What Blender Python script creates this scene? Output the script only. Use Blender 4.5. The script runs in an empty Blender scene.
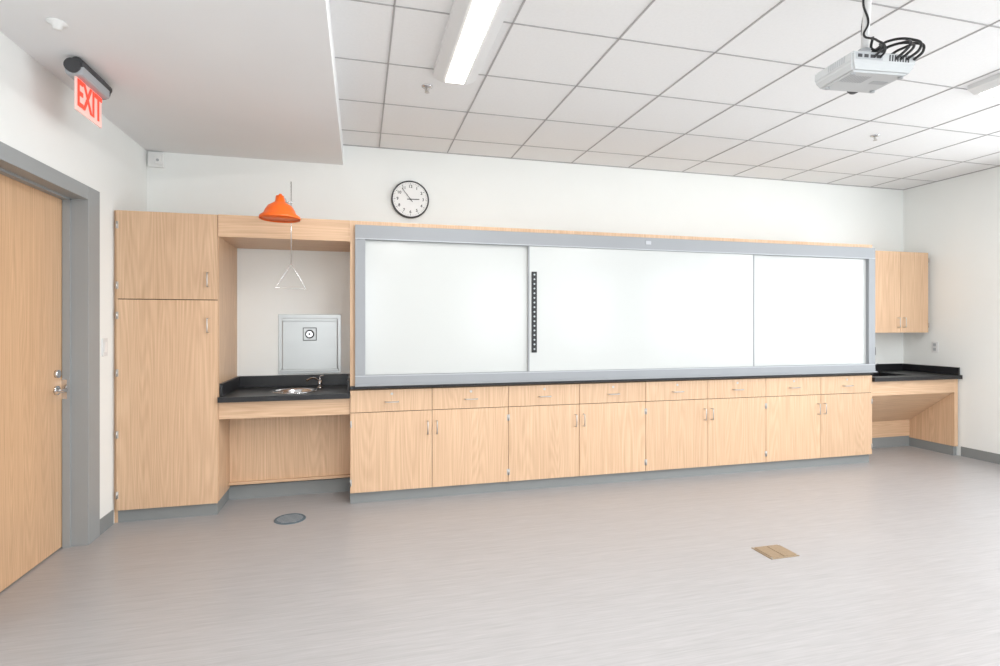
import bpy, bmesh, math, random
from mathutils import Vector, Matrix
random.seed(4)
S = bpy.context.scene
COL = S.collection
try:
    S.view_settings.view_transform = 'Standard'
    S.view_settings.look = 'None'
    S.view_settings.exposure = 0.0
except Exception:
    pass

# ---------------------------------------------------------------- materials
def nt(name):
    m = bpy.data.materials.new(name); m.use_nodes = True
    n = m.node_tree.nodes; l = m.node_tree.links
    return m, n, l, n['Principled BSDF']

def plain(name, col, rough=0.6, metal=0.0, bump=0.0, bscale=200, spec=0.5, var=0.02, vscale=3.0):
    m, n, l, b = nt(name)
    b.inputs['Roughness'].default_value = rough
    b.inputs['Metallic'].default_value = metal
    b.inputs['Specular IOR Level'].default_value = spec
    tc = n.new('ShaderNodeTexCoord')
    nz = n.new('ShaderNodeTexNoise'); nz.inputs['Scale'].default_value = vscale
    l.new(tc.outputs['Object'], nz.inputs['Vector'])
    mx = n.new('ShaderNodeMix'); mx.data_type = 'RGBA'
    mx.inputs[6].default_value = (*[c*(1-var) for c in col], 1)
    mx.inputs[7].default_value = (*[min(1, c*(1+var)) for c in col], 1)
    l.new(nz.outputs['Fac'], mx.inputs[0]); l.new(mx.outputs[2], b.inputs['Base Color'])
    if bump:
        n2 = n.new('ShaderNodeTexNoise'); n2.inputs['Scale'].default_value = bscale
        l.new(tc.outputs['Object'], n2.inputs['Vector'])
        bp = n.new('ShaderNodeBump'); bp.inputs['Strength'].default_value = bump
        bp.inputs['Distance'].default_value = 0.002
        l.new(n2.outputs['Fac'], bp.inputs['Height']); l.new(bp.outputs[0], b.inputs['Normal'])
    return m

def wood(name, c_lo, c_hi, rough=0.42, horiz=False):
    m, n, l, b = nt(name)
    b.inputs['Roughness'].default_value = rough
    tc = n.new('ShaderNodeTexCoord'); oi = n.new('ShaderNodeObjectInfo')
    off = n.new('ShaderNodeVectorMath'); off.operation = 'MULTIPLY'
    cmb = n.new('ShaderNodeCombineXYZ')
    for i in range(3): l.new(oi.outputs['Random'], cmb.inputs[i])
    l.new(cmb.outputs[0], off.inputs[0]); off.inputs[1].default_value = (37, 11, 23)
    add = n.new('ShaderNodeVectorMath'); add.operation = 'ADD'
    l.new(tc.outputs['Object'], add.inputs[0]); l.new(off.outputs[0], add.inputs[1])
    mp = n.new('ShaderNodeMapping')
    mp.inputs['Scale'].default_value = (0.065, 1, 1) if horiz else (1, 1, 0.065)
    l.new(add.outputs[0], mp.inputs[0])
    # cathedral contours
    n1 = n.new('ShaderNodeTexNoise'); n1.inputs['Scale'].default_value = 3.8; n1.inputs['Detail'].default_value = 1.8
    n1.inputs['Roughness'].default_value = 0.42
    l.new(mp.outputs[0], n1.inputs['Vector'])
    mu = n.new('ShaderNodeMath'); mu.operation = 'MULTIPLY'; mu.inputs[1].default_value = 230
    l.new(n1.outputs['Fac'], mu.inputs[0])
    sn = n.new('ShaderNodeMath'); sn.operation = 'SINE'; l.new(mu.outputs[0], sn.inputs[0])
    mr = n.new('ShaderNodeMapRange'); mr.inputs[1].default_value = -1; mr.inputs[2].default_value = 1
    l.new(sn.outputs[0], mr.inputs[0])
    # fine pores
    mp2 = n.new('ShaderNodeMapping')
    mp2.inputs['Scale'].default_value = (2.5, 125, 125) if horiz else (125, 125, 2.5)
    l.new(add.outputs[0], mp2.inputs[0])
    n2 = n.new('ShaderNodeTexNoise'); n2.inputs['Scale'].default_value = 1.0; n2.inputs['Detail'].default_value = 3
    l.new(mp2.outputs[0], n2.inputs['Vector'])
    n3 = n.new('ShaderNodeTexNoise'); n3.inputs['Scale'].default_value = 9; l.new(mp.outputs[0], n3.inputs['Vector'])
    a = n.new('ShaderNodeMath'); a.operation = 'MULTIPLY_ADD'; a.inputs[1].default_value = 0.18
    l.new(mr.outputs[0], a.inputs[0])
    b2 = n.new('ShaderNodeMath'); b2.operation = 'MULTIPLY_ADD'; b2.inputs[1].default_value = 0.9
    l.new(n2.outputs['Fac'], b2.inputs[0])
    b3 = n.new('ShaderNodeMath'); b3.operation = 'MULTIPLY'; b3.inputs[1].default_value = 0.18
    l.new(n3.outputs['Fac'], b3.inputs[0])
    l.new(b3.outputs[0], b2.inputs[2]); l.new(b2.outputs[0], a.inputs[2])
    mx = n.new('ShaderNodeMix'); mx.data_type = 'RGBA'
    mx.inputs[6].default_value = (*c_lo, 1); mx.inputs[7].default_value = (*c_hi, 1)
    l.new(a.outputs[0], mx.inputs[0])
    hs = n.new('ShaderNodeHueSaturation')
    vr = n.new('ShaderNodeMapRange'); vr.inputs[3].default_value = 0.96; vr.inputs[4].default_value = 1.04
    l.new(oi.outputs['Random'], vr.inputs[0]); l.new(vr.outputs[0], hs.inputs['Value'])
    l.new(mx.outputs[2], hs.inputs['Color']); l.new(hs.outputs[0], b.inputs['Base Color'])
    return m

def emis(name, col, st):
    m, n, l, b = nt(name)
    b.inputs['Base Color'].default_value = (*col, 1)
    b.inputs['Emission Color'].default_value = (*col, 1)
    b.inputs['Emission Strength'].default_value = st
    return m

def brushed(name, col, rough=0.3, sx=3, sz=300):
    m, n, l, b = nt(name)
    b.inputs['Metallic'].default_value = 1.0
    tc = n.new('ShaderNodeTexCoord'); mp = n.new('ShaderNodeMapping')
    mp.inputs['Scale'].default_value = (sx, sz, sz); l.new(tc.outputs['Object'], mp.inputs[0])
    nz = n.new('ShaderNodeTexNoise'); nz.inputs['Scale'].default_value = 1; l.new(mp.outputs[0], nz.inputs['Vector'])
    mr = n.new('ShaderNodeMapRange'); mr.inputs[3].default_value = rough-0.07; mr.inputs[4].default_value = rough+0.1
    l.new(nz.outputs['Fac'], mr.inputs[0]); l.new(mr.outputs[0], b.inputs['Roughness'])
    b.inputs['Base Color'].default_value = (*col, 1)
    return m

M_WALL = plain('wall_paint', (0.875, 0.89, 0.872), 0.75, bump=0.08, bscale=350)
M_SOFF = plain('soffit_paint', (0.84, 0.845, 0.855), 0.8, bump=0.05, bscale=350)
WLO, WHI = (0.47, 0.275, 0.15), (0.79, 0.55, 0.365)
M_WOOD = wood('oak_veneer', WLO, WHI)
M_WOODH = wood('oak_veneer_horizontal', WLO, WHI, horiz=True)
M_DOORW = wood('door_veneer', (0.47, 0.27, 0.135), (0.77, 0.51, 0.315), 0.33)
M_BLACK = plain('black_epoxy', (0.012, 0.012, 0.014), 0.3, var=0.3, vscale=40)
M_GAP = plain('dark_gap', (0.10, 0.065, 0.04), 0.8)
M_BASE = plain('rubber_base_grey', (0.25, 0.262, 0.262), 0.6)
M_FRAME = plain('door_frame_paint', (0.32, 0.335, 0.34), 0.45)
M_ALU = plain('anodised_frame', (0.33, 0.345, 0.365), 0.5, spec=0.3)
M_ALUL = plain('bright_edge', (0.50, 0.52, 0.55), 0.4)
M_WB = plain('whiteboard_steel', (0.585, 0.60, 0.59), 0.17, var=0.005, spec=0.38)
M_STEEL = brushed('brushed_steel', (0.46, 0.47, 0.47), 0.36)
M_CHROME = brushed('chrome', (0.70, 0.70, 0.71), 0.15)
M_NICK = brushed('nickel', (0.58, 0.56, 0.54), 0.3)
M_ORANGE = plain('orange_plastic', (0.95, 0.15, 0.012), 0.35)
M_WHITEP = plain('white_plastic', (0.84, 0.84, 0.83), 0.4)
M_PROJ = plain('projector_plastic', (0.54, 0.56, 0.57), 0.45)
M_PLATE = plain('cover_plate_plastic', (0.74, 0.74, 0.74), 0.4)
M_GREYP = plain('grey_plastic', (0.42, 0.44, 0.46), 0.45)
M_DGREY = plain('dark_grey_plastic', (0.05, 0.05, 0.055), 0.5)
M_BLK = plain('black_plastic', (0.01, 0.01, 0.011), 0.4)
M_RED = emis('exit_red', (1.0, 0.05, 0.025), 1.1)
M_EXITP = emis('exit_panel', (1.0, 0.62, 0.56), 0.2)
M_LAMP = emis('lamp_lens', (1.0, 0.97, 0.9), 5.0)
M_TILE = plain('ceiling_tile', (0.845, 0.845, 0.845), 0.9, bump=0.25, bscale=260, var=0.03, vscale=60)
M_TEE = plain('ceiling_tee', (0.42, 0.41, 0.41), 0.6)
M_BRASS = plain('bronze_cover', (0.40, 0.30, 0.20), 0.4, metal=0.5, var=0.2, vscale=60)
M_DRAIN = plain('drain_cover', (0.11, 0.15, 0.18), 0.5, metal=0.0, var=0.3, vscale=70, spec=0.3)

def floor_mat():
    m, n, l, b = nt('strie_sheet_floor')
    b.inputs['Roughness'].default_value = 0.32
    b.inputs['Specular IOR Level'].default_value = 0.45
    tc = n.new('ShaderNodeTexCoord')
    def st(sc, det, s):
        mp = n.new('ShaderNodeMapping'); mp.inputs['Scale'].default_value = sc
        l.new(tc.outputs['Object'], mp.inputs[0])
        z = n.new('ShaderNodeTexNoise'); z.inputs['Scale'].default_value = s; z.inputs['Detail'].default_value = det
        l.new(mp.outputs[0], z.inputs['Vector']); return z
    a = st((1.6, 40, 1), 3, 1.0); c = st((6, 140, 1), 2, 1.0); d = st((1, 1, 1), 2, 0.7)
    m1 = n.new('ShaderNodeMath'); m1.operation = 'MULTIPLY_ADD'; m1.inputs[1].default_value = 0.4
    m2 = n.new('ShaderNodeMath'); m2.operation = 'MULTIPLY_ADD'; m2.inputs[1].default_value = 0.65
    m3 = n.new('ShaderNodeMath'); m3.operation = 'MULTIPLY'; m3.inputs[1].default_value = 0.12
    l.new(d.outputs['Fac'], m3.inputs[0]); l.new(m3.outputs[0], m2.inputs[2]); l.new(c.outputs['Fac'], m2.inputs[0])
    l.new(m2.outputs[0], m1.inputs[2]); l.new(a.outputs['Fac'], m1.inputs[0])
    cr = n.new('ShaderNodeValToRGB')
    cr.color_ramp.elements[0].position = 0.25; cr.color_ramp.elements[0].color = (0.330, 0.318, 0.320, 1)
    cr.color_ramp.elements[1].position = 0.95; cr.color_ramp.elements[1].color = (0.495, 0.480, 0.484, 1)
    l.new(m1.outputs[0], cr.inputs[0]); l.new(cr.outputs[0], b.inputs['Base Color'])
    return m
M_FLOOR = floor_mat()

# ---------------------------------------------------------------- helpers
def E(name, loc=(0, 0, 0), rot=(0, 0, 0), local=False, scale=1.0):
    e = bpy.data.objects.new(name, None); e.empty_display_size = 0.1
    e.location = loc; e.rotation_euler = rot; e.scale = (scale,)*3; COL.objects.link(e)
    e['loc'] = 1 if local else 0
    return e

def attach(o, p):
    if p is None: return o
    o.parent = p
    if not p.get('loc', 0):
        o.matrix_parent_inverse = Matrix.Translation(-Vector(p.location))
    return o

def mk(name, bm, mat, parent=None, loc=(0, 0, 0), smooth=False, rot=(0, 0, 0)):
    me = bpy.data.meshes.new(name); bm.normal_update(); bm.to_mesh(me); bm.free()
    if smooth:
        for p in me.polygons: p.use_smooth = True
    me.materials.append(mat)
    o = bpy.data.objects.new(name, me); o.location = loc; o.rotation_euler = rot; COL.objects.link(o)
    return attach(o, parent)

def box(name, x0, x1, y0, y1, z0, z1, mat, parent=None, bev=0.0, rot=(0, 0, 0)):
    bm = bmesh.new(); bmesh.ops.create_cube(bm, size=1)
    bmesh.ops.scale(bm, vec=(abs(x1-x0), abs(y1-y0), abs(z1-z0)), verts=bm.verts)
    if bev > 0:
        bmesh.ops.bevel(bm, geom=bm.edges[:], offset=bev, segments=2, profile=0.5, affect='EDGES')
    return mk(name, bm, mat, parent, ((x0+x1)/2, (y0+y1)/2, (z0+z1)/2), rot=rot)

def addbox(bm, x0, x1, y0, y1, z0, z1):
    r = bmesh.ops.create_cube(bm, size=1)
    bmesh.ops.scale(bm, vec=(x1-x0, y1-y0, z1-z0), verts=r['verts'])
    bmesh.ops.translate(bm, vec=((x0+x1)/2, (y0+y1)/2, (z0+z1)/2), verts=r['verts'])

def boxes(name, lst, mat):
    bm = bmesh.new()
    for b in lst: addbox(bm, *b)
    return mk(name, bm, mat)

def cyl(name, p0, p1, r, mat, parent=None, r2=None, seg=24):
    p0 = Vector(p0); p1 = Vector(p1); d = p1-p0
    bm = bmesh.new()
    bmesh.ops.create_cone(bm, cap_ends=True, segments=seg, radius1=r, radius2=r if r2 is None else r2, depth=d.length)
    q = d.to_track_quat('Z', 'Y')
    bmesh.ops.rotate(bm, cent=(0, 0, 0), matrix=q.to_matrix(), verts=bm.verts)
    o = mk(name, bm, mat, parent, (p0+p1)/2)
    for p in o.data.polygons:
        if len(p.vertices) == 4: p.use_smooth = True
    return o

def lathe(name, prof, loc, mat, parent=None, seg=40, rot=(0, 0, 0), smooth=True):
    bm = bmesh.new(); rings = []
    for r, z in prof:
        if r < 1e-6: rings.append([bm.verts.new((0, 0, z))])
        else: rings.append([bm.verts.new((r*math.cos(2*math.pi*i/seg), r*math.sin(2*math.pi*i/seg), z)) for i in range(seg)])
    for a, b in zip(rings, rings[1:]):
        for i in range(seg):
            j = (i+1) % seg
            if len(a) == 1 and len(b) == 1: continue
            if len(a) == 1: bm.faces.new((a[0], b[j], b[i]))
            elif len(b) == 1: bm.faces.new((a[i], a[j], b[0]))
            else: bm.faces.new((a[i], a[j], b[j], b[i]))
    bmesh.ops.recalc_face_normals(bm, faces=bm.faces)
    return mk(name, bm, mat, parent, loc, smooth, rot)

def wire(name, pts, r, mat, parent=None, cyclic=False, smooth=True):
    cu = bpy.data.curves.new(name, 'CURVE'); cu.dimensions = '3D'
    cu.bevel_depth = r; cu.bevel_resolution = 4; cu.use_fill_caps = True
    if smooth:
        sp = cu.splines.new('BEZIER'); sp.bezier_points.add(len(pts)-1)
        for b, p in zip(sp.bezier_points, pts):
            b.co = p; b.handle_left_type = b.handle_right_type = 'AUTO'
    else:
        sp = cu.splines.new('POLY'); sp.points.add(len(pts)-1)
        for b, p in zip(sp.points, pts): b.co = (*p, 1)
    sp.use_cyclic_u = cyclic; sp.resolution_u = 10
    tmp = bpy.data.objects.new(name+'_c', cu); COL.objects.link(tmp)
    bpy.context.view_layer.update()
    me = bpy.data.meshes.new_from_object(tmp.evaluated_get(bpy.context.evaluated_depsgraph_get()))
    bpy.data.objects.remove(tmp)
    for p in me.polygons: p.use_smooth = True
    me.materials.clear(); me.materials.append(mat)
    o = bpy.data.objects.new(name, me); COL.objects.link(o)
    return attach(o, parent)

def text(name, s, size, loc, rot, mat, parent=None, ext=0.001, sx=1.0, off=0.0):
    cu = bpy.data.curves.new(name, 'FONT'); cu.body = s; cu.size = size; cu.align_x = 'CENTER'; cu.align_y = 'CENTER'
    cu.extrude = ext; cu.offset = off
    tmp = bpy.data.objects.new(name+'_t', cu); COL.objects.link(tmp)
    bpy.context.view_layer.update()
    me = bpy.data.meshes.new_from_object(tmp.evaluated_get(bpy.context.evaluated_depsgraph_get()))
    bpy.data.objects.remove(tmp)
    me.materials.clear(); me.materials.append(mat)
    o = bpy.data.objects.new(name, me); o.location = loc; o.rotation_euler = rot; o.scale = (sx, 1, 1); COL.objects.link(o)
    return attach(o, parent)

def boolcut(o, cutter):
    md = o.modifiers.new('b', 'BOOLEAN'); md.object = cutter; md.operation = 'DIFFERENCE'; md.solver = 'EXACT'
    bpy.context.view_layer.update()
    me = bpy.data.meshes.new_from_object(o.evaluated_get(bpy.context.evaluated_depsgraph_get()))
    o.modifiers.clear(); o.data = me
    bpy.data.objects.remove(cutter)

def pull_v(name, x, yf, z0, z1, parent):
    wire(name, [(x, yf, z0), (x, yf-0.028, z0), (x, yf-0.032, z0+0.005), (x, yf-0.032, z1-0.005), (x, yf-0.028, z1), (x, yf, z1)],
         0.0045, M_NICK, parent, smooth=False)
def pull_h(name, x0, x1, yf, z, parent):
    wire(name, [(x0, yf, z), (x0, yf-0.028, z), (x0+0.005, yf-0.032, z), (x1-0.005, yf-0.032, z), (x1, yf-0.028, z), (x1, yf, z)],
         0.0045, M_NICK, parent, smooth=False)

# ---------------------------------------------------------------- dimensions
XL, XR = -1.663, 6.15
YC, YW = 4.30, 4.93
YB = YW - 0.002
YF = -2.6
ZS, ZC = 2.786, 2.965
H = 1.383
XSO = -0.144

# ---------------------------------------------------------------- shell
box('floor', XL-0.25, XR+0.2, YF-0.2, YW+0.2, -0.1, 0, M_FLOOR)
box('ceiling', XL-0.2, XR+0.2, YF-0.2, YW+0.2, ZC, ZC+0.1, M_TILE)
box('ceiling_soffit', XL-0.2, XSO, YF, YW, ZS, ZC, M_SOFF)
box('wall_back', XL-0.2, XR+0.2, YW, YW+0.15, 0, ZC, M_WALL)
bm = bmesh.new()
x = 0.165
while x < XR:
    addbox(bm, x-0.0048, x+0.0048, YF, YW, ZC-0.004, ZC); x += 0.61
y = 4.55
while y > YF:
    addbox(bm, XSO, XR, y-0.0038, y+0.0038, ZC-0.004, ZC-0.0005); y -= 0.61
addbox(bm, XSO, XR, YW-0.012, YW, ZC-0.006, ZC); addbox(bm, XR-0.012, XR, YF, YW, ZC-0.006, ZC)
mk('trim_ceiling_grid', bm, M_TEE)

# left wall with door opening
DY0, DY1, DZ = 2.98, 3.93, 2.17
boxes('wall_left', [(XL-0.2, XL, YF, DY0-0.1, 0, ZS), (XL-0.2, XL, DY1+0.1, YW, 0, ZS), (XL-0.2, XL, DY0-0.1, DY1+0.1, DZ+0.05, ZS)], M_WALL)
dr = E('door_1', (XL-0.12, 3.45, 0))
XD = -1.79
box('door_leaf', XD-0.045, XD, DY0, DY1-0.003, 0.008, DZ-0.003, M_DOORW, dr, 0.002)
def frame_piece(n, y0, y1, z0, z1):
    box(n, XD-0.06, XL+0.012, y0, y1, z0, z1, M_FRAME, dr, 0.002)
frame_piece('frame_jamb_far', DY1, DY1+0.155, 0, DZ+0.085)
frame_piece('frame_jamb_near', DY0-0.155, DY0, 0, DZ+0.085)
frame_piece('frame_head', DY0, DY1, DZ, DZ+0.085)
box('jamb_stop', XD+0.004, XD+0.045, DY1-0.012, DY1, 0, DZ, M_FRAME, dr)
box('head_stop', XD+0.004, XD+0.045, DY0, DY1, DZ-0.012, DZ, M_FRAME, dr)
hz = 0.985; hy = DY1-0.075
cyl('lever_rose', (XD, hy, hz), (XD+0.012, hy, hz), 0.028, M_CHROME, dr)
cyl('lever_neck', (XD+0.01, hy, hz), (XD+0.055, hy, hz), 0.010, M_CHROME, dr)
wire('lever', [(XD+0.055, hy, hz), (XD+0.06, hy-0.04, hz), (XD+0.057, hy-0.115, hz-0.003)], 0.0085, M_CHROME, dr)
cyl('lock_cylinder', (XD, hy, hz+0.10), (XD+0.018, hy, hz+0.10), 0.024, M_CHROME, dr)
box('strike_plate', XD+0.001, XD+0.03, DY1-0.0135, DY1-0.011, hz-0.06, hz+0.06, M_CHROME, dr)

NWIN = [0]
def wall_with_windows(pname, axis, a0, a1, wins, zb, zt, plane, out):
    lst = []
    def mb(s0, s1, z0, z1, d0, d1):
        p0, p1 = sorted((plane+out*d0, plane+out*d1))
        return (s0, s1, p0, p1, z0, z1) if axis == 'x' else (p0, p1, s0, s1, z0, z1)
    lst.append(mb(a0, a1, 0, zb, 0, 0.15)); lst.append(mb(a0, a1, zt, ZC, 0, 0.15))
    cur = a0
    for (w0, w1) in wins:
        lst.append(mb(cur, w0, zb, zt, 0, 0.15)); cur = w1
    lst.append(mb(cur, a1, zb, zt, 0, 0.15))
    boxes(pname, lst, M_WALL)
    for (w0, w1) in wins:
        NWIN[0] += 1; t = 0.05; mc = (w0+w1)/2
        q = [(w0, w1, zb, zb+t), (w0, w1, zt-t, zt), (w0, w0+t, zb+t, zt-t), (w1-t, w1, zb+t, zt-t),
             (mc-0.025, mc+0.025, zb+t, zt-t), (w0+t, w1-t, zb+0.55, zb+0.59)]
        boxes('window_%d' % NWIN[0], [mb(*r, 0.05, 0.10) for r in q], M_FRAME)
wall_with_windows('wall_right', 'y', YF, YW, [(-2.2, -0.6), (-0.2, 1.4), (1.8, 3.3)], 0.85, 2.6, XR, 1)
FW = [(-0.9, 0.5), (2.2, 3.6), (4.2, 5.6)]
wall_with_windows('wall_front', 'x', XL-0.2, XR+0.15, FW, 0.85, 2.6, YF, -1)

box('baseboard_left', XL, XL+0.008, DY1+0.155, YC, 0, 0.10, M_BASE)
box('baseboard_right', XR-0.008, XR, YF, YC, 0, 0.10, M_BASE)

# ---------------------------------------------------------------- tall cabinet
X0, X1 = -1.640, -0.996
tc_ = E('tall_cabinet', ((X0+X1)/2, 4.6, 0))
ZT = 2.185
box('carcass', X0, X1, YC+0.02, YB, 0.10, ZT, M_WOOD, tc_)
box('scribe_strip', XL+0.001, X0, YC+0.03, YC+0.05, 0.0, ZT, M_WOOD, tc_)
box('toe_kick', X0, X1-0.012, YC+0.03, YB, 0, 0.10, M_BASE, tc_)
box('door_gap', X0+0.006, X1-0.006, YC+0.015, YC+0.021, 0.1, ZT-0.005, M_GAP, tc_)
box('upper_door', X0+0.002, X1-0.004, YC, YC+0.019, 1.567, ZT-0.003, M_WOOD, tc_, 0.001)
box('lower_door', X0+0.002, X1-0.004, YC, YC+0.019, 0.092, 1.561, M_WOOD, tc_, 0.001)
pull_v('upper_pull', X1-0.065, YC, 1.66, 1.76, tc_)
pull_v('lower_pull', X1-0.065, YC, 1.33, 1.43, tc_)
for i, z in enumerate((2.08, 1.66, 1.45, 1.05, 0.62, 0.2)):
    cyl('hinge_%d' % i, (X0+0.003, YC-0.004, z-0.025), (X0+0.003, YC-0.004, z+0.025), 0.0045, M_NICK, tc_)
    box('hinge_leaf_%d' % i, X0+0.003, X0+0.014, YC-0.0015, YC, z-0.025, z+0.025, M_NICK, tc_)

XB0, XB1 = -0.074, 4.966
box('nook_header', X1+0.001, XB0-0.001, YC, YB, 2.025, ZT, M_WOODH, None)
# ---------------------------------------------------------------- base cabinets
w = (XB1-XB0)/8
for c in range(4):
    a = XB0+2*w*c; b = a+2*w
    P = E('base_cabinet', ((a+b)/2, 4.6, 0))
    box('carcass', a+0.0005, b-0.0005, YC+0.02, YB, 0.09, 0.885, M_WOOD, P)
    box('front_gap', a+0.002, b-0.002, YC+0.012, YC+0.021, 0.092, 0.884, M_GAP, P)
    box('toe_kick', a+0.0005, b-0.0005, YC+0.035, YB, 0, 0.09, M_BASE, P)
    for d in range(2):
        x0 = a+w*d+0.002; x1 = a+w*(d+1)-0.002
        box('door_%d' % (d+1), x0, x1, YC, YC+0.019, 0.09, 0.704, M_WOOD, P, 0.001)
        box('drawer_%d' % (d+1), x0, x1, YC, YC+0.019, 0.709, 0.878, M_WOOD, P, 0.001)
        hx = x1-0.035 if d == 0 else x0+0.035
        pull_v('door_pull_%d' % (d+1), hx, YC, 0.52, 0.62, P)
        xm = (x0+x1)/2
        pull_h('drawer_pull_%d' % (d+1), xm-0.05, xm+0.05, YC, 0.785, P)
        cyl('drawer_lock_%d' % (d+1), (xm, YC-0.004, 0.845), (xm, YC, 0.845), 0.010, M_NICK, P)
        ex = x0+0.001 if d == 0 else x1-0.001
        for i, z in enumerate((0.17, 0.62)):
            cyl('hinge_%d_%d' % (d, i), (ex, YC-0.003, z-0.025), (ex, YC-0.003, z+0.025), 0.0035, M_NICK, P)
            s = 1 if d == 0 else -1
            box('hinge_leaf_%d_%d' % (d, i), min(ex, ex+s*0.010), max(ex, ex+s*0.010), YC-0.0015, YC, z-0.025, z+0.025, M_NICK, P)
box('black_countertop', XB0, XB1, YC-0.012, YB, 0.889, 0.914, M_BLACK, None, 0.002)
box('whiteboard_storage_case', XB0, XB1, YC, YB, 0.914, ZT, M_WOOD, None)
# ---------------------------------------------------------------- whiteboard
WX0, WX1, WZ0, WZ1 = -0.037, 4.950, 0.915, 2.148
P = E('sliding_whiteboard', ((WX0+WX1)/2, 4.27, 1.5))
FY0, FY1 = 4.252, 4.299
box('top_rail', WX0, WX1, FY0, FY1, WZ1-0.112, WZ1, M_ALU, P, 0.003)
box('bottom_rail', WX0, WX1, FY0, FY1, WZ0, WZ0+0.085, M_ALU, P, 0.003)
box('left_stile', WX0, WX0+0.076, FY0, FY1, WZ0+0.085, WZ1-0.112, M_ALU, P, 0.003)
box('right_stile', WX1-0.080, WX1, FY0, FY1, WZ0+0.085, WZ1-0.112, M_ALU, P, 0.003)
box('top_groove', WX0, WX1, FY0-0.002, FY0, WZ1-0.108, WZ1-0.102, M_ALUL, P)
box('bottom_groove', WX0, WX1, FY0-0.002, FY0, WZ0+0.074, WZ0+0.080, M_ALUL, P)
box('marker_ledge', WX0, WX1, FY0-0.022, FY0, WZ0, WZ0+0.012, M_ALU, P, 0.002)
box('back_panels', WX0+0.07, WX1-0.07, 4.286, 4.298, WZ0+0.07, WZ1-0.10, M_WB, P)
mx0, mx1 = 1.345, 3.545
box('sliding_panel', mx0, mx1, 4.264, 4.280, WZ0+0.082, WZ1-0.110, M_WB, P)
for i, xx in enumerate((mx0, mx1-0.012)):
    box('panel_edge_%d' % i, xx, xx+0.013, 4.261, 4.282, WZ0+0.083, WZ1-0.111, M_ALU, P, 0.002)
box('centre_bracket', 2.42, 2.47, FY0-0.004, FY0, WZ1-0.06, WZ1-0.03, M_ALUL, P)
T = E('interactive_tool_strip', (1.40, 4.24, 1.5))
box('strip_body', 1.374, 1.420, 4.255, 4.263, 1.155, 1.825, M_BLK, T, 0.003)
for i in range(17):
    z = 1.80-i*0.0385
    cyl('strip_button_%d' % i, (1.397, 4.2525, z), (1.397, 4.255, z), 0.0075, M_GREYP, T, seg=12)

# ---------------------------------------------------------------- left nook: sink counter
P = E('sink_counter', (-0.53, 4.6, 0))
sx, sy, sr = -0.50, 4.56, 0.155
ct = box('countertop', X1+0.002, XB0-0.002, 4.275, YB, 0.822, 0.860, M_BLACK, P)
cutter = cyl('cut', (sx, sy, 0.7), (sx, sy, 1.0), sr, M_BLACK, None, seg=48)
boolcut(ct, cutter)
box('back_splash', X1+0.002, XB0-0.002, YB-0.02, YB, 0.860, 0.955, M_BLACK, P, 0.002)
box('side_splash_l', X1+0.002, X1+0.022, 4.33, YB-0.02, 0.860, 0.955, M_BLACK, P, 0.002)
box('side_splash_r', XB0-0.022, XB0-0.002, 4.33, YB-0.02, 0.860, 0.955, M_BLACK, P, 0.002)
box('apron', X1+0.002, XB0-0.002, 4.32, 4.34, 0.695, 0.822, M_WOODH, P)
box('modesty_panel', X1+0.002, XB0-0.002, 4.64, 4.66, 0.13, 0.822, M_WOOD, P)
box('panel_cleat', X1+0.002, XB0-0.002, 4.61, 4.64, 0.13, 0.15, M_WOODH, P)
box('kick', X1-0.01, XB0-0.002, 4.665, 4.68, 0.0, 0.11, M_BASE, P)
lathe('basin', [(sr+0.018, 0.861), (sr+0.018, 0.865), (sr-0.004, 0.866), (sr-0.012, 0.85), (sr-0.03, 0.78), (sr-0.06, 0.745), (0.03, 0.738), (0.0, 0.738)],
      (sx, sy, 0), M_CHROME, P)
lathe('drain', [(0.0, 0.7405), (0.022, 0.7405), (0.022, 0.738)], (sx, sy, 0), M_DGREY, P)
P = E('sink_faucet', (-0.33, 4.76, 0.86))
fx, fy = -0.325, 4.74
cyl('base', (fx, fy, 0.860), (fx, fy, 0.868), 0.026, M_CHROME, P)
cyl('body', (fx, fy, 0.868), (fx, fy, 0.925), 0.014, M_CHROME, P)
wire('spout', [(fx, fy, 0.915), (fx-0.05, fy-0.03, 0.945), (fx-0.10, fy-0.075, 0.93)], 0.008, M_CHROME, P)
wire('lever', [(fx, fy, 0.925), (fx+0.005, fy, 0.955), (fx+0.03, fy-0.02, 0.965)], 0.005, M_CHROME, P)

# stainless recessed eyewash panel
P = E('stainless_eyewash_panel', (-0.415, YW, 1.22))
ex0, ex1, ez0, ez1 = -0.675, -0.160, 0.965, 1.475
box('outer_flange', ex0, ex1, YW-0.006, YW, ez0, ez1, M_STEEL, P, 0.002)
box('cover', ex0+0.035, ex1-0.03, YW-0.03, YW-0.006, ez0+0.03, ez1-0.035, M_STEEL, P, 0.006)
box('cover_lip', ex0+0.035, ex1-0.03, YW-0.045, YW-0.03, ez1-0.06, ez1-0.035, M_STEEL, P, 0.003)
box('lower_ledge', ex0+0.02, ex1-0.02, YW-0.05, YW-0.02, ez0+0.02, ez0+0.04, M_STEEL, P, 0.003)
qx, qz = -0.418, 1.305
box('fitting_border', qx-0.056, qx+0.056, YW-0.033, YW-0.0302, qz-0.056, qz+0.056, M_DGREY, P)
box('fitting_plate', qx-0.050, qx+0.050, YW-0.036, YW-0.033, qz-0.050, qz+0.050, M_STEEL, P, 0.001)
cyl('knob_ring', (qx, YW-0.040, qz), (qx, YW-0.036, qz), 0.038, M_DGREY, P)
cyl('knob', (qx, YW-0.060, qz), (qx, YW-0.040, qz), 0.026, M_CHROME, P)
cyl('knob_center', (qx, YW-0.062, qz), (qx, YW-0.060, qz), 0.009, M_DGREY, P)

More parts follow.
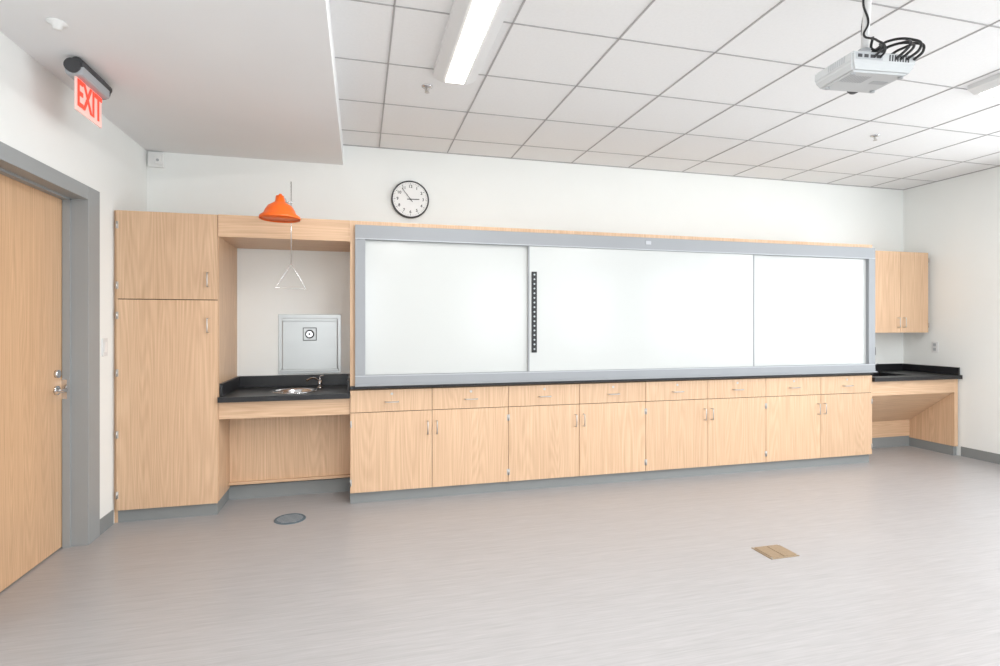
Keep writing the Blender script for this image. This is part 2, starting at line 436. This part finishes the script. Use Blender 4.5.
# emergency shower
P = E('emergency_shower', (-0.53, 4.0, 2.2))
hx, hy2 = -0.530, 3.95
k_ = 0.92
lathe('shower_head', [(r*k_, z) for r, z in [(0.0, 2.215), (0.03, 2.21), (0.08, 2.17), (0.105, 2.13), (0.138, 2.115), (0.142, 2.105), (0.146, 2.11), (0.142, 2.125),
                      (0.115, 2.142), (0.105, 2.165), (0.085, 2.195), (0.05, 2.215), (0.035, 2.225), (0.028, 2.265), (0.0, 2.267)]], (hx, hy2, 0), M_ORANGE, P)
lathe('spray_plate', [(0.0, 2.112), (0.122, 2.112), (0.122, 2.116), (0.0, 2.117)], (hx, hy2, 0), M_ORANGE, P)
zp = 2.28
wire('supply_pipe', [(hx, YW, zp), (hx, hy2+0.04, zp), (hx, hy2+0.012, zp-0.006), (hx, hy2, zp-0.03)], 0.010, M_ORANGE, P, smooth=False)
cyl('wall_escutcheon', (hx, YW-0.012, zp), (hx, YW, zp), 0.030, M_CHROME, P)
cyl('ball_valve', (hx, 4.14, zp), (hx, 4.26, zp), 0.018, M_CHROME, P)
rx, ry = -0.487, 4.2
cyl('valve_stem', (hx, ry, zp), (rx+0.01, ry, zp), 0.008, M_CHROME, P)
cyl('valve_rod', (rx, ry, 1.83), (rx, ry, 2.43), 0.0035, M_CHROME, P, seg=12)
wire('pull_triangle', [(rx, ry, 1.83), (rx-0.105, ry, 1.655), (rx+0.105, ry, 1.645)], 0.0045, M_CHROME, P, cyclic=True, smooth=False)

# ---------------------------------------------------------------- right nook
P = E('sink_counter', (5.55, 4.6, 0))
RX0, RX1 = XB1+0.002, XR-0.020
ct = box('countertop', RX0, RX1, 4.275, YB, 0.816, 0.856, M_BLACK, P)
boolcut(ct, box('cut', 5.12, 5.62, 4.40, 4.78, 0.7, 1.0, M_BLACK))
box('back_splash', RX0, RX1, YB-0.02, YB, 0.856, 0.935, M_BLACK, P, 0.002)
box('side_splash', RX1-0.02, RX1, 4.30, YB-0.02, 0.856, 0.935, M_BLACK, P, 0.002)
for n_, a in (('basin_a', (5.11, 5.12, 4.39, 4.79, 0.64, 0.816)), ('basin_b', (5.62, 5.63, 4.39, 4.79, 0.64, 0.816)),
              ('basin_c', (5.12, 5.62, 4.39, 4.40, 0.64, 0.816)), ('basin_d', (5.12, 5.62, 4.78, 4.79, 0.64, 0.816)),
              ('basin_floor', (5.11, 5.63, 4.39, 4.79, 0.63, 0.64))):
    box(n_, *a, M_BLACK, P)
box('apron', RX0, RX1-0.05, 4.32, 4.34, 0.670, 0.816, M_WOODH, P)
box('side_panel', RX1-0.05, RX1, 4.32, YB, 0.10, 0.816, M_WOOD, P)
box('side_kick', RX1-0.045, RX1, 4.335, YB, 0.0, 0.10, M_BASE, P)
bm = bmesh.new()
pts = [(4.345, 0.66), (4.80, 0.30), (4.80, 0.12), (4.82, 0.12), (4.82, 0.31), (4.35, 0.68)]
va = [bm.verts.new((RX0, p[0], p[1])) for p in pts]; vb = [bm.verts.new((RX1-0.05, p[0], p[1])) for p in pts]
bm.faces.new(va[::-1]); bm.faces.new(vb)
for i in range(len(pts)):
    j = (i+1) % len(pts); bm.faces.new((va[i], va[j], vb[j], vb[i]))
bmesh.ops.recalc_face_normals(bm, faces=bm.faces)
mk('sloped_knee_panel', bm, M_WOODH, P)
box('kick', RX0, RX1-0.045, 4.805, 4.82, 0, 0.12, M_BASE, P)
P = E('gooseneck_faucet', (5.58, 4.83, 0.86))
gx, gy = 5.600, 4.84
cyl('base', (gx, gy, 0.856), (gx, gy, 0.885), 0.024, M_CHROME, P)
wire('gooseneck', [(gx, gy, 0.88), (gx, gy, 1.06), (gx-0.01, gy-0.015, 1.11), (gx-0.04, gy-0.05, 1.135), (gx-0.07, gy-0.08, 1.11), (gx-0.08, gy-0.09, 1.05)], 0.011, M_DGREY, P)
wire('handle', [(gx+0.0, gy, 0.93), (gx+0.05, gy-0.02, 0.95)], 0.006, M_CHROME, P)

P = E('upper_cabinet', (5.74, 4.75, 1.75))
CX0, CX1, CY = 5.30, 6.095, 4.60
box('carcass', CX0, CX1, CY+0.02, YB, 1.30, ZT, M_WOOD, P)
box('front_gap', CX0+0.005, CX1-0.005, CY+0.014, CY+0.021, 1.305, ZT-0.004, M_GAP, P)
cm = 5.70
box('door_left', CX0+0.003, cm-0.002, CY, CY+0.019, 1.30, ZT-0.003, M_WOOD, P, 0.001)
box('door_right', cm+0.002, CX1-0.003, CY, CY+0.019, 1.30, ZT-0.003, M_WOOD, P, 0.001)
pull_v('pull_left', cm-0.04, CY, 1.36, 1.46, P); pull_v('pull_right', cm+0.04, CY, 1.36, 1.46, P)
for i, z in enumerate((1.38, 2.1)):
    cyl('hinge_%d' % i, (CX1-0.002, CY-0.004, z-0.025), (CX1-0.002, CY-0.004, z+0.025), 0.0045, M_NICK, P)

# ---------------------------------------------------------------- clock
kx, kz, kr = 0.438, 2.513, 0.168
P = E('round_clock', (kx, YW, kz))
R90 = (math.radians(90), 0, 0)
lathe('case', [(0.0, 0.0), (kr, 0.0), (kr, 0.03), (kr-0.005, 0.038), (kr-0.011, 0.038), (kr-0.014, 0.028), (0.0, 0.028)], (kx, YW, kz), M_DGREY, P, rot=R90, seg=64)
lathe('face', [(0.0, 0.030), (kr-0.013, 0.030), (kr-0.013, 0.028)], (kx, YW, kz), M_WHITEP, P, rot=R90, seg=64, smooth=False)
for i in range(60):
    a = i*math.pi/30; big = i % 5 == 0
    r0 = kr-0.036 if big else kr-0.029; r1 = kr-0.020; rm = (r0+r1)/2
    box('tick_%d' % i, kx+rm*math.sin(a)-(0.0016 if big else 0.0007), kx+rm*math.sin(a)+(0.0016 if big else 0.0007), YW-0.0315, YW-0.0302,
        kz+rm*math.cos(a)-(r1-r0)/2, kz+rm*math.cos(a)+(r1-r0)/2, M_BLK, P, rot=(0, a, 0))
for i in range(1, 13):
    a = i*math.pi/6; r = kr-0.054
    text('numeral_%d' % i, str(i), 0.036, (kx+r*math.sin(a), YW-0.031, kz+r*math.cos(a)), R90, M_BLK, P, 0.0004, off=0.0006)
def hand(n, ang, L, wd, d):
    a = math.radians(ang); c = (L-0.03)/2
    box(n, kx+c*math.sin(a)-wd/2, kx+c*math.sin(a)+wd/2, YW-d-0.001, YW-d, kz+c*math.cos(a)-(L+0.03)/2, kz+c*math.cos(a)+(L+0.03)/2, M_BLK, P, rot=(0, a, 0))
hand('hour_hand', 88, 0.080, 0.007, 0.033); hand('minute_hand', 322, 0.120, 0.005, 0.035)
cyl('hub', (kx, YW-0.038, kz), (kx, YW-0.03, kz), 0.006, M_BLK, P)

# ---------------------------------------------------------------- exit sign
XE = -1.45; ya, yb = 3.31, 3.60
P = E('exit_sign', (XE, 3.45, 2.65))
box('canopy', XE-0.042, XE+0.042, ya-0.025, yb+0.02, 2.692, 2.765, M_GREYP, P, 0.016)
box('canopy_mount', XE-0.030, XE+0.030, ya+0.02, yb-0.02, 2.76, ZS, M_DGREY, P, 0.003)
cyl('lamp_bar', (XE+0.018, ya-0.03, 2.755), (XE+0.018, yb+0.03, 2.755), 0.028, M_DGREY, P)
cyl('end_cap', (XE, ya-0.040, 2.735), (XE, ya-0.02, 2.735), 0.036, M_DGREY, P)
cyl('end_cap_far', (XE, yb+0.02, 2.735), (XE, yb+0.035, 2.735), 0.036, M_DGREY, P)
box('lit_panel', XE-0.004, XE+0.004, ya, yb, 2.520, 2.695, M_EXITP, P, 0.001)
text('exit_lettering', 'EXIT', 0.200, (XE+0.006, (ya+yb)/2, 2.608), (math.radians(90), 0, math.radians(90)), M_RED, P, 0.0015, sx=0.68, off=0.003)

P = E('motion_detector', (-1.585, YW, 2.72))
box('back_box', -1.650, -1.535, YW-0.03, YW, 2.655, 2.775, M_WHITEP, P, 0.006)
box('sensor_dome', -1.60, -1.54, YW-0.055, YW-0.03, 2.675, 2.750, M_WHITEP, P, 0.012)
cyl('sensor_eye', (-1.57, YW-0.060, 2.705), (-1.57, YW-0.054, 2.705), 0.010, M_GREYP, P)

def sprinkler(x, y, z):
    P = E('sprinkler_head', (x, y, z))
    lathe('escutcheon', [(0.0, 0.0), (0.036, 0.0), (0.034, -0.006), (0.014, -0.012), (0.0, -0.012)], (x, y, z), M_CHROME, P)
    cyl('body', (x, y, z-0.03), (x, y, z-0.01), 0.008, M_NICK, P)
    wire('yoke', [(x-0.010, y, z-0.016), (x-0.012, y, z-0.028), (x, y, z-0.038), (x+0.012, y, z-0.028), (x+0.010, y, z-0.016)], 0.0025, M_NICK, P)
    cyl('deflector', (x, y, z-0.042), (x, y, z-0.039), 0.016, M_NICK, P)
sprinkler(0.43, 3.585, ZC); sprinkler(4.16, 3.576, ZC)
P = E('concealed_sprinkler', (-1.36, 2.94, ZS))
lathe('cup', [(0.0, 0.0), (0.042, 0.0), (0.040, -0.006), (0.022, -0.012), (0.018, -0.03), (0.0, -0.034)], (-1.36, 2.94, ZS), M_WHITEP, P)

P = E('light_switch', (XL, 4.175, 1.235))
box('plate', XL, XL+0.008, 4.14, 4.21, 1.175, 1.295, M_PLATE, P, 0.002)
box('rocker', XL+0.008, XL+0.012, 4.158, 4.192, 1.20, 1.27, M_WHITEP, P, 0.001)
P = E('electrical_outlet', (XR, 4.57, 1.14))
box('plate', XR-0.006, XR, 4.535, 4.605, 1.08, 1.20, M_PLATE, P, 0.002)
box('socket_upper', XR-0.009, XR-0.006, 4.555, 4.585, 1.15, 1.18, M_GREYP, P, 0.001)
box('socket_lower', XR-0.009, XR-0.006, 4.555, 4.585, 1.10, 1.13, M_GREYP, P, 0.001)

P = E('floor_drain_cover', (-0.483, 4.10, 0))
lathe('disc', [(0.0, 0.004), (0.100, 0.004), (0.108, 0.0)], (-0.483, 4.10, 0), M_DRAIN, P, seg=48, smooth=False)
lathe('ring', [(0.096, 0.004), (0.098, 0.006), (0.103, 0.006), (0.108, 0.0)], (-0.483, 4.10, 0), M_DRAIN, P, seg=48)
for i in range(-3, 4):
    L = math.sqrt(0.088**2-(i*0.024)**2)
    box('slot_%d' % (i+3), -0.483-L, -0.483+L, 4.10+i*0.024-0.003, 4.10+i*0.024+0.003, 0.004, 0.0048, M_GREYP, P)
P = E('floor_box_cover', (2.447, 2.764, 0))
bx_, by_ = 2.447, 2.764
box('frame', bx_-0.10, bx_+0.10, by_-0.085, by_+0.085, 0.0, 0.004, M_BRASS, P, 0.001)
box('lid_a', bx_-0.085, bx_-0.003, by_-0.07, by_+0.07, 0.004, 0.007, M_BRASS, P, 0.001)
box('lid_b', bx_+0.003, bx_+0.085, by_-0.07, by_+0.07, 0.004, 0.007, M_BRASS, P, 0.001)
for i, (dx, dy) in enumerate(((-0.09, -0.076), (0.09, -0.076), (-0.09, 0.076), (0.09, 0.076))):
    cyl('screw_%d' % i, (bx_+dx, by_+dy, 0.004), (bx_+dx, by_+dy, 0.006), 0.006, M_NICK, P, seg=12)

# ---------------------------------------------------------------- light fixtures
def area(name, loc, rot, sx, sy, pw, col=(1, 1, 1), parent=None):
    L = bpy.data.lights.new(name, 'AREA'); L.shape = 'RECTANGLE'; L.size = sx; L.size_y = sy; L.energy = pw; L.color = col
    o = bpy.data.objects.new(name, L); o.location = loc; o.rotation_euler = rot; COL.objects.link(o)
    return attach(o, parent)

def fixture(xc, yend, length, pw):
    P = E('linear_ceiling_light', (xc, yend-length/2, ZC))
    y0, y1 = yend-length, yend
    bm = bmesh.new()
    prof = [(-0.135, ZC), (-0.135, ZC-0.03), (-0.075, ZC-0.055), (-0.058, ZC-0.055), (-0.058, ZC-0.05), (0.058, ZC-0.05), (0.058, ZC-0.055), (0.075, ZC-0.055), (0.135, ZC-0.03), (0.135, ZC)]
    a = [bm.verts.new((xc+p[0], y0, p[1])) for p in prof]; b = [bm.verts.new((xc+p[0], y1, p[1])) for p in prof]
    bm.faces.new(a); bm.faces.new(b[::-1])
    for i in range(len(prof)):
        j = (i+1) % len(prof); bm.faces.new((a[i], b[i], b[j], a[j]))
    bmesh.ops.recalc_face_normals(bm, faces=bm.faces)
    mk('housing', bm, M_PLATE, P)
    box('lens', xc-0.058, xc+0.058, y0+0.02, y1-0.02, ZC-0.062, ZC-0.05, M_LAMP, P, 0.003)
    area('tube_glow', (xc, (y0+y1)/2, ZC-0.066), (0, 0, 0), 0.11, length-0.06, pw, (1.0, 0.99, 0.975), P)
FP = 40
fixture(0.575, 3.38, 2.44, FP)
fixture(0.575, 0.4, 2.44, FP)
fixture(4.02, 2.68, 2.44, FP+3)
fixture(4.02, -0.1, 2.2, FP)

# ---------------------------------------------------------------- projector
PZ = 2.51
P = E('ceiling_projector', (2.175, 1.93, PZ), (math.radians(3), math.radians(2), math.radians(-10)), local=True)
W2, D2, H2 = 0.145, 0.125, 0.045
bm = bmesh.new()
lo = [(-W2+0.02, -D2+0.015, -H2), (W2-0.02, -D2+0.015, -H2), (W2-0.02, D2-0.02, -H2), (-W2+0.02, D2-0.02, -H2)]
md = [(-W2, -D2, -0.01), (W2, -D2, -0.01), (W2, D2, -0.01), (-W2, D2, -0.01)]
hi = [(-W2, -D2, H2-0.01), (W2, -D2, H2-0.01), (W2, D2, H2-0.01), (-W2, D2, H2-0.01)]
L3 = [[bm.verts.new(p) for p in r] for r in (lo, md, hi)]
bm.faces.new(L3[0][::-1]); bm.faces.new(L3[2])
for a, b in zip(L3, L3[1:]):
    for i in range(4):
        j = (i+1) % 4; bm.faces.new((a[i], a[j], b[j], b[i]))
bmesh.ops.bevel(bm, geom=bm.edges[:], offset=0.008, segments=2, affect='EDGES')
mk('body', bm, M_PROJ, P)
for i in range(9):
    box('bottom_vent_%d' % i, -0.11+i*0.012, -0.105+i*0.012, -0.07, 0.0, -H2-0.001, -H2+0.002, M_GREYP, P)
for i in range(8):
    box('side_vent_%d' % i, -W2-0.001, -W2+0.004, -0.08+i*0.014, -0.072+i*0.014, 0.0, 0.028, M_GREYP, P)
for i in range(8):
    box('near_vent_%d' % i, 0.02+i*0.012, 0.026+i*0.012, -D2-0.001, -D2+0.004, 0.0, 0.026, M_DGREY, P)
box('port_panel', -0.13, -0.01, -D2-0.002, -D2+0.004, 0.0, 0.028, M_GREYP, P)
for i in range(4):
    box('port_%d' % i, -0.122+i*0.028, -0.104+i*0.028, -D2-0.004, -D2, 0.007, 0.020, M_DGREY, P)
box('bottom_label', 0.03, 0.10, -0.03, 0.0, -H2-0.0015, -H2+0.001, M_GREYP, P)
cyl('lens_barrel', (0.07, D2-0.005, 0.0), (0.07, D2+0.03, 0.0), 0.034, M_DGREY, P)
cyl('lens_glass', (0.07, D2+0.03, 0.0), (0.07, D2+0.032, 0.0), 0.028, M_BLK, P)
for i, (dx, dy) in enumerate(((-0.11, -0.085), (0.11, -0.085), (-0.11, 0.075), (0.11, 0.075))):
    cyl('foot_%d' % i, (dx, dy, -H2-0.006), (dx, dy, -H2), 0.010, M_GREYP, P, seg=16)
box('mount_plate', -0.07, 0.07, -0.06, 0.06, H2-0.012, H2+0.002, M_GREYP, P, 0.002)
for i, (dx, dy) in enumerate(((-0.12, -0.085), (0.12, -0.085), (-0.12, 0.085), (0.12, 0.085))):
    wire('mount_arm_%d' % i, [(dx*0.3, dy*0.3, H2), (dx*0.8, dy*0.8, H2+0.006), (dx, dy, H2-0.014)], 0.006, M_GREYP, P)
cyl('mount_joint', (0, 0, H2), (0, 0, H2+0.055), 0.025, M_GREYP, P)
cyl('mount_pole', (0, 0, H2+0.05), (0, 0, ZC-PZ-0.006), 0.015, M_PLATE, P)
cyl('ceiling_flange', (0, 0, ZC-PZ-0.014), (0, 0, ZC-PZ-0.005), 0.05, M_PLATE, P)
cab = [
 [(-0.02, -D2, 0.012), (-0.025, -D2-0.03, 0.03), (-0.03, -0.11, 0.09), (-0.03, -0.03, 0.15), (-0.005, -0.02, 0.21), (-0.035, -0.02, 0.29), (-0.015, -0.02, 0.43)],
 [(0.13, -D2, 0.012), (0.145, -D2-0.03, 0.04), (0.150, -0.08, 0.105), (0.12, 0.0, 0.125), (0.07, 0.02, 0.09), (0.02, 0.02, 0.12), (0.02, 0.0, 0.43)],
 [(0.10, -D2, 0.012), (0.125, -D2-0.035, 0.045), (0.135, -0.10, 0.11), (0.09, -0.02, 0.135), (0.04, 0.0, 0.105), (0.02, -0.02, 0.15)],
 [(0.07, -D2, 0.01), (0.10, -D2-0.03, 0.05), (0.12, -0.06, 0.085), (0.11, 0.04, 0.08), (0.05, 0.05, 0.065)],
 [(0.05, -D2, 0.01), (0.085, -D2-0.03, 0.06), (0.105, -0.07, 0.105), (0.075, 0.02, 0.11), (0.02, 0.03, 0.09)],
 [(-0.05, -D2, 0.010), (-0.03, -D2-0.02, 0.04), (0.01, -0.08, 0.09), (0.05, -0.04, 0.10), (0.03, 0.03, 0.09)]]
for i, c in enumerate(cab):
    wire('cable_%d' % i, c, 0.0055 if i else 0.0045, M_BLK, P)

# ---------------------------------------------------------------- daylight through the windows
for i, (a, b) in enumerate([(-2.2, -0.6), (-0.2, 1.4), (1.8, 3.3)]):
    area('window_daylight_right_%d' % i, (XR+0.13, (a+b)/2, 1.725), (0, math.radians(90), 0), 1.7, b-a-0.1, 58, (0.93, 0.97, 1.0))
for i, (a, b) in enumerate(FW):
    area('window_daylight_front_%d' % i, ((a+b)/2, YF-0.13, 1.725), (math.radians(90), 0, 0), b-a-0.1, 1.7, 46, (0.93, 0.97, 1.0))
wd = bpy.data.worlds.new('sky'); S.world = wd; wd.use_nodes = True
wn = wd.node_tree.nodes; bg = wn['Background']
sk = wn.new('ShaderNodeTexSky')
try:
    sk.sky_type = 'HOSEK_WILKIE'; sk.sun_direction = (0.3, -0.4, 0.8)
except Exception: pass
wd.node_tree.links.new(sk.outputs[0], bg.inputs[0]); bg.inputs[1].default_value = 1.0

# ---------------------------------------------------------------- camera
cam = bpy.data.cameras.new('camera'); co = bpy.data.objects.new('camera', cam); COL.objects.link(co)
co.location = (0, 0, H); co.rotation_euler = (math.radians(90), 0, -math.radians(14.53))
cam.sensor_width = 36; cam.lens = 19.44; cam.shift_y = -0.008; cam.clip_start = 0.05
S.camera = co
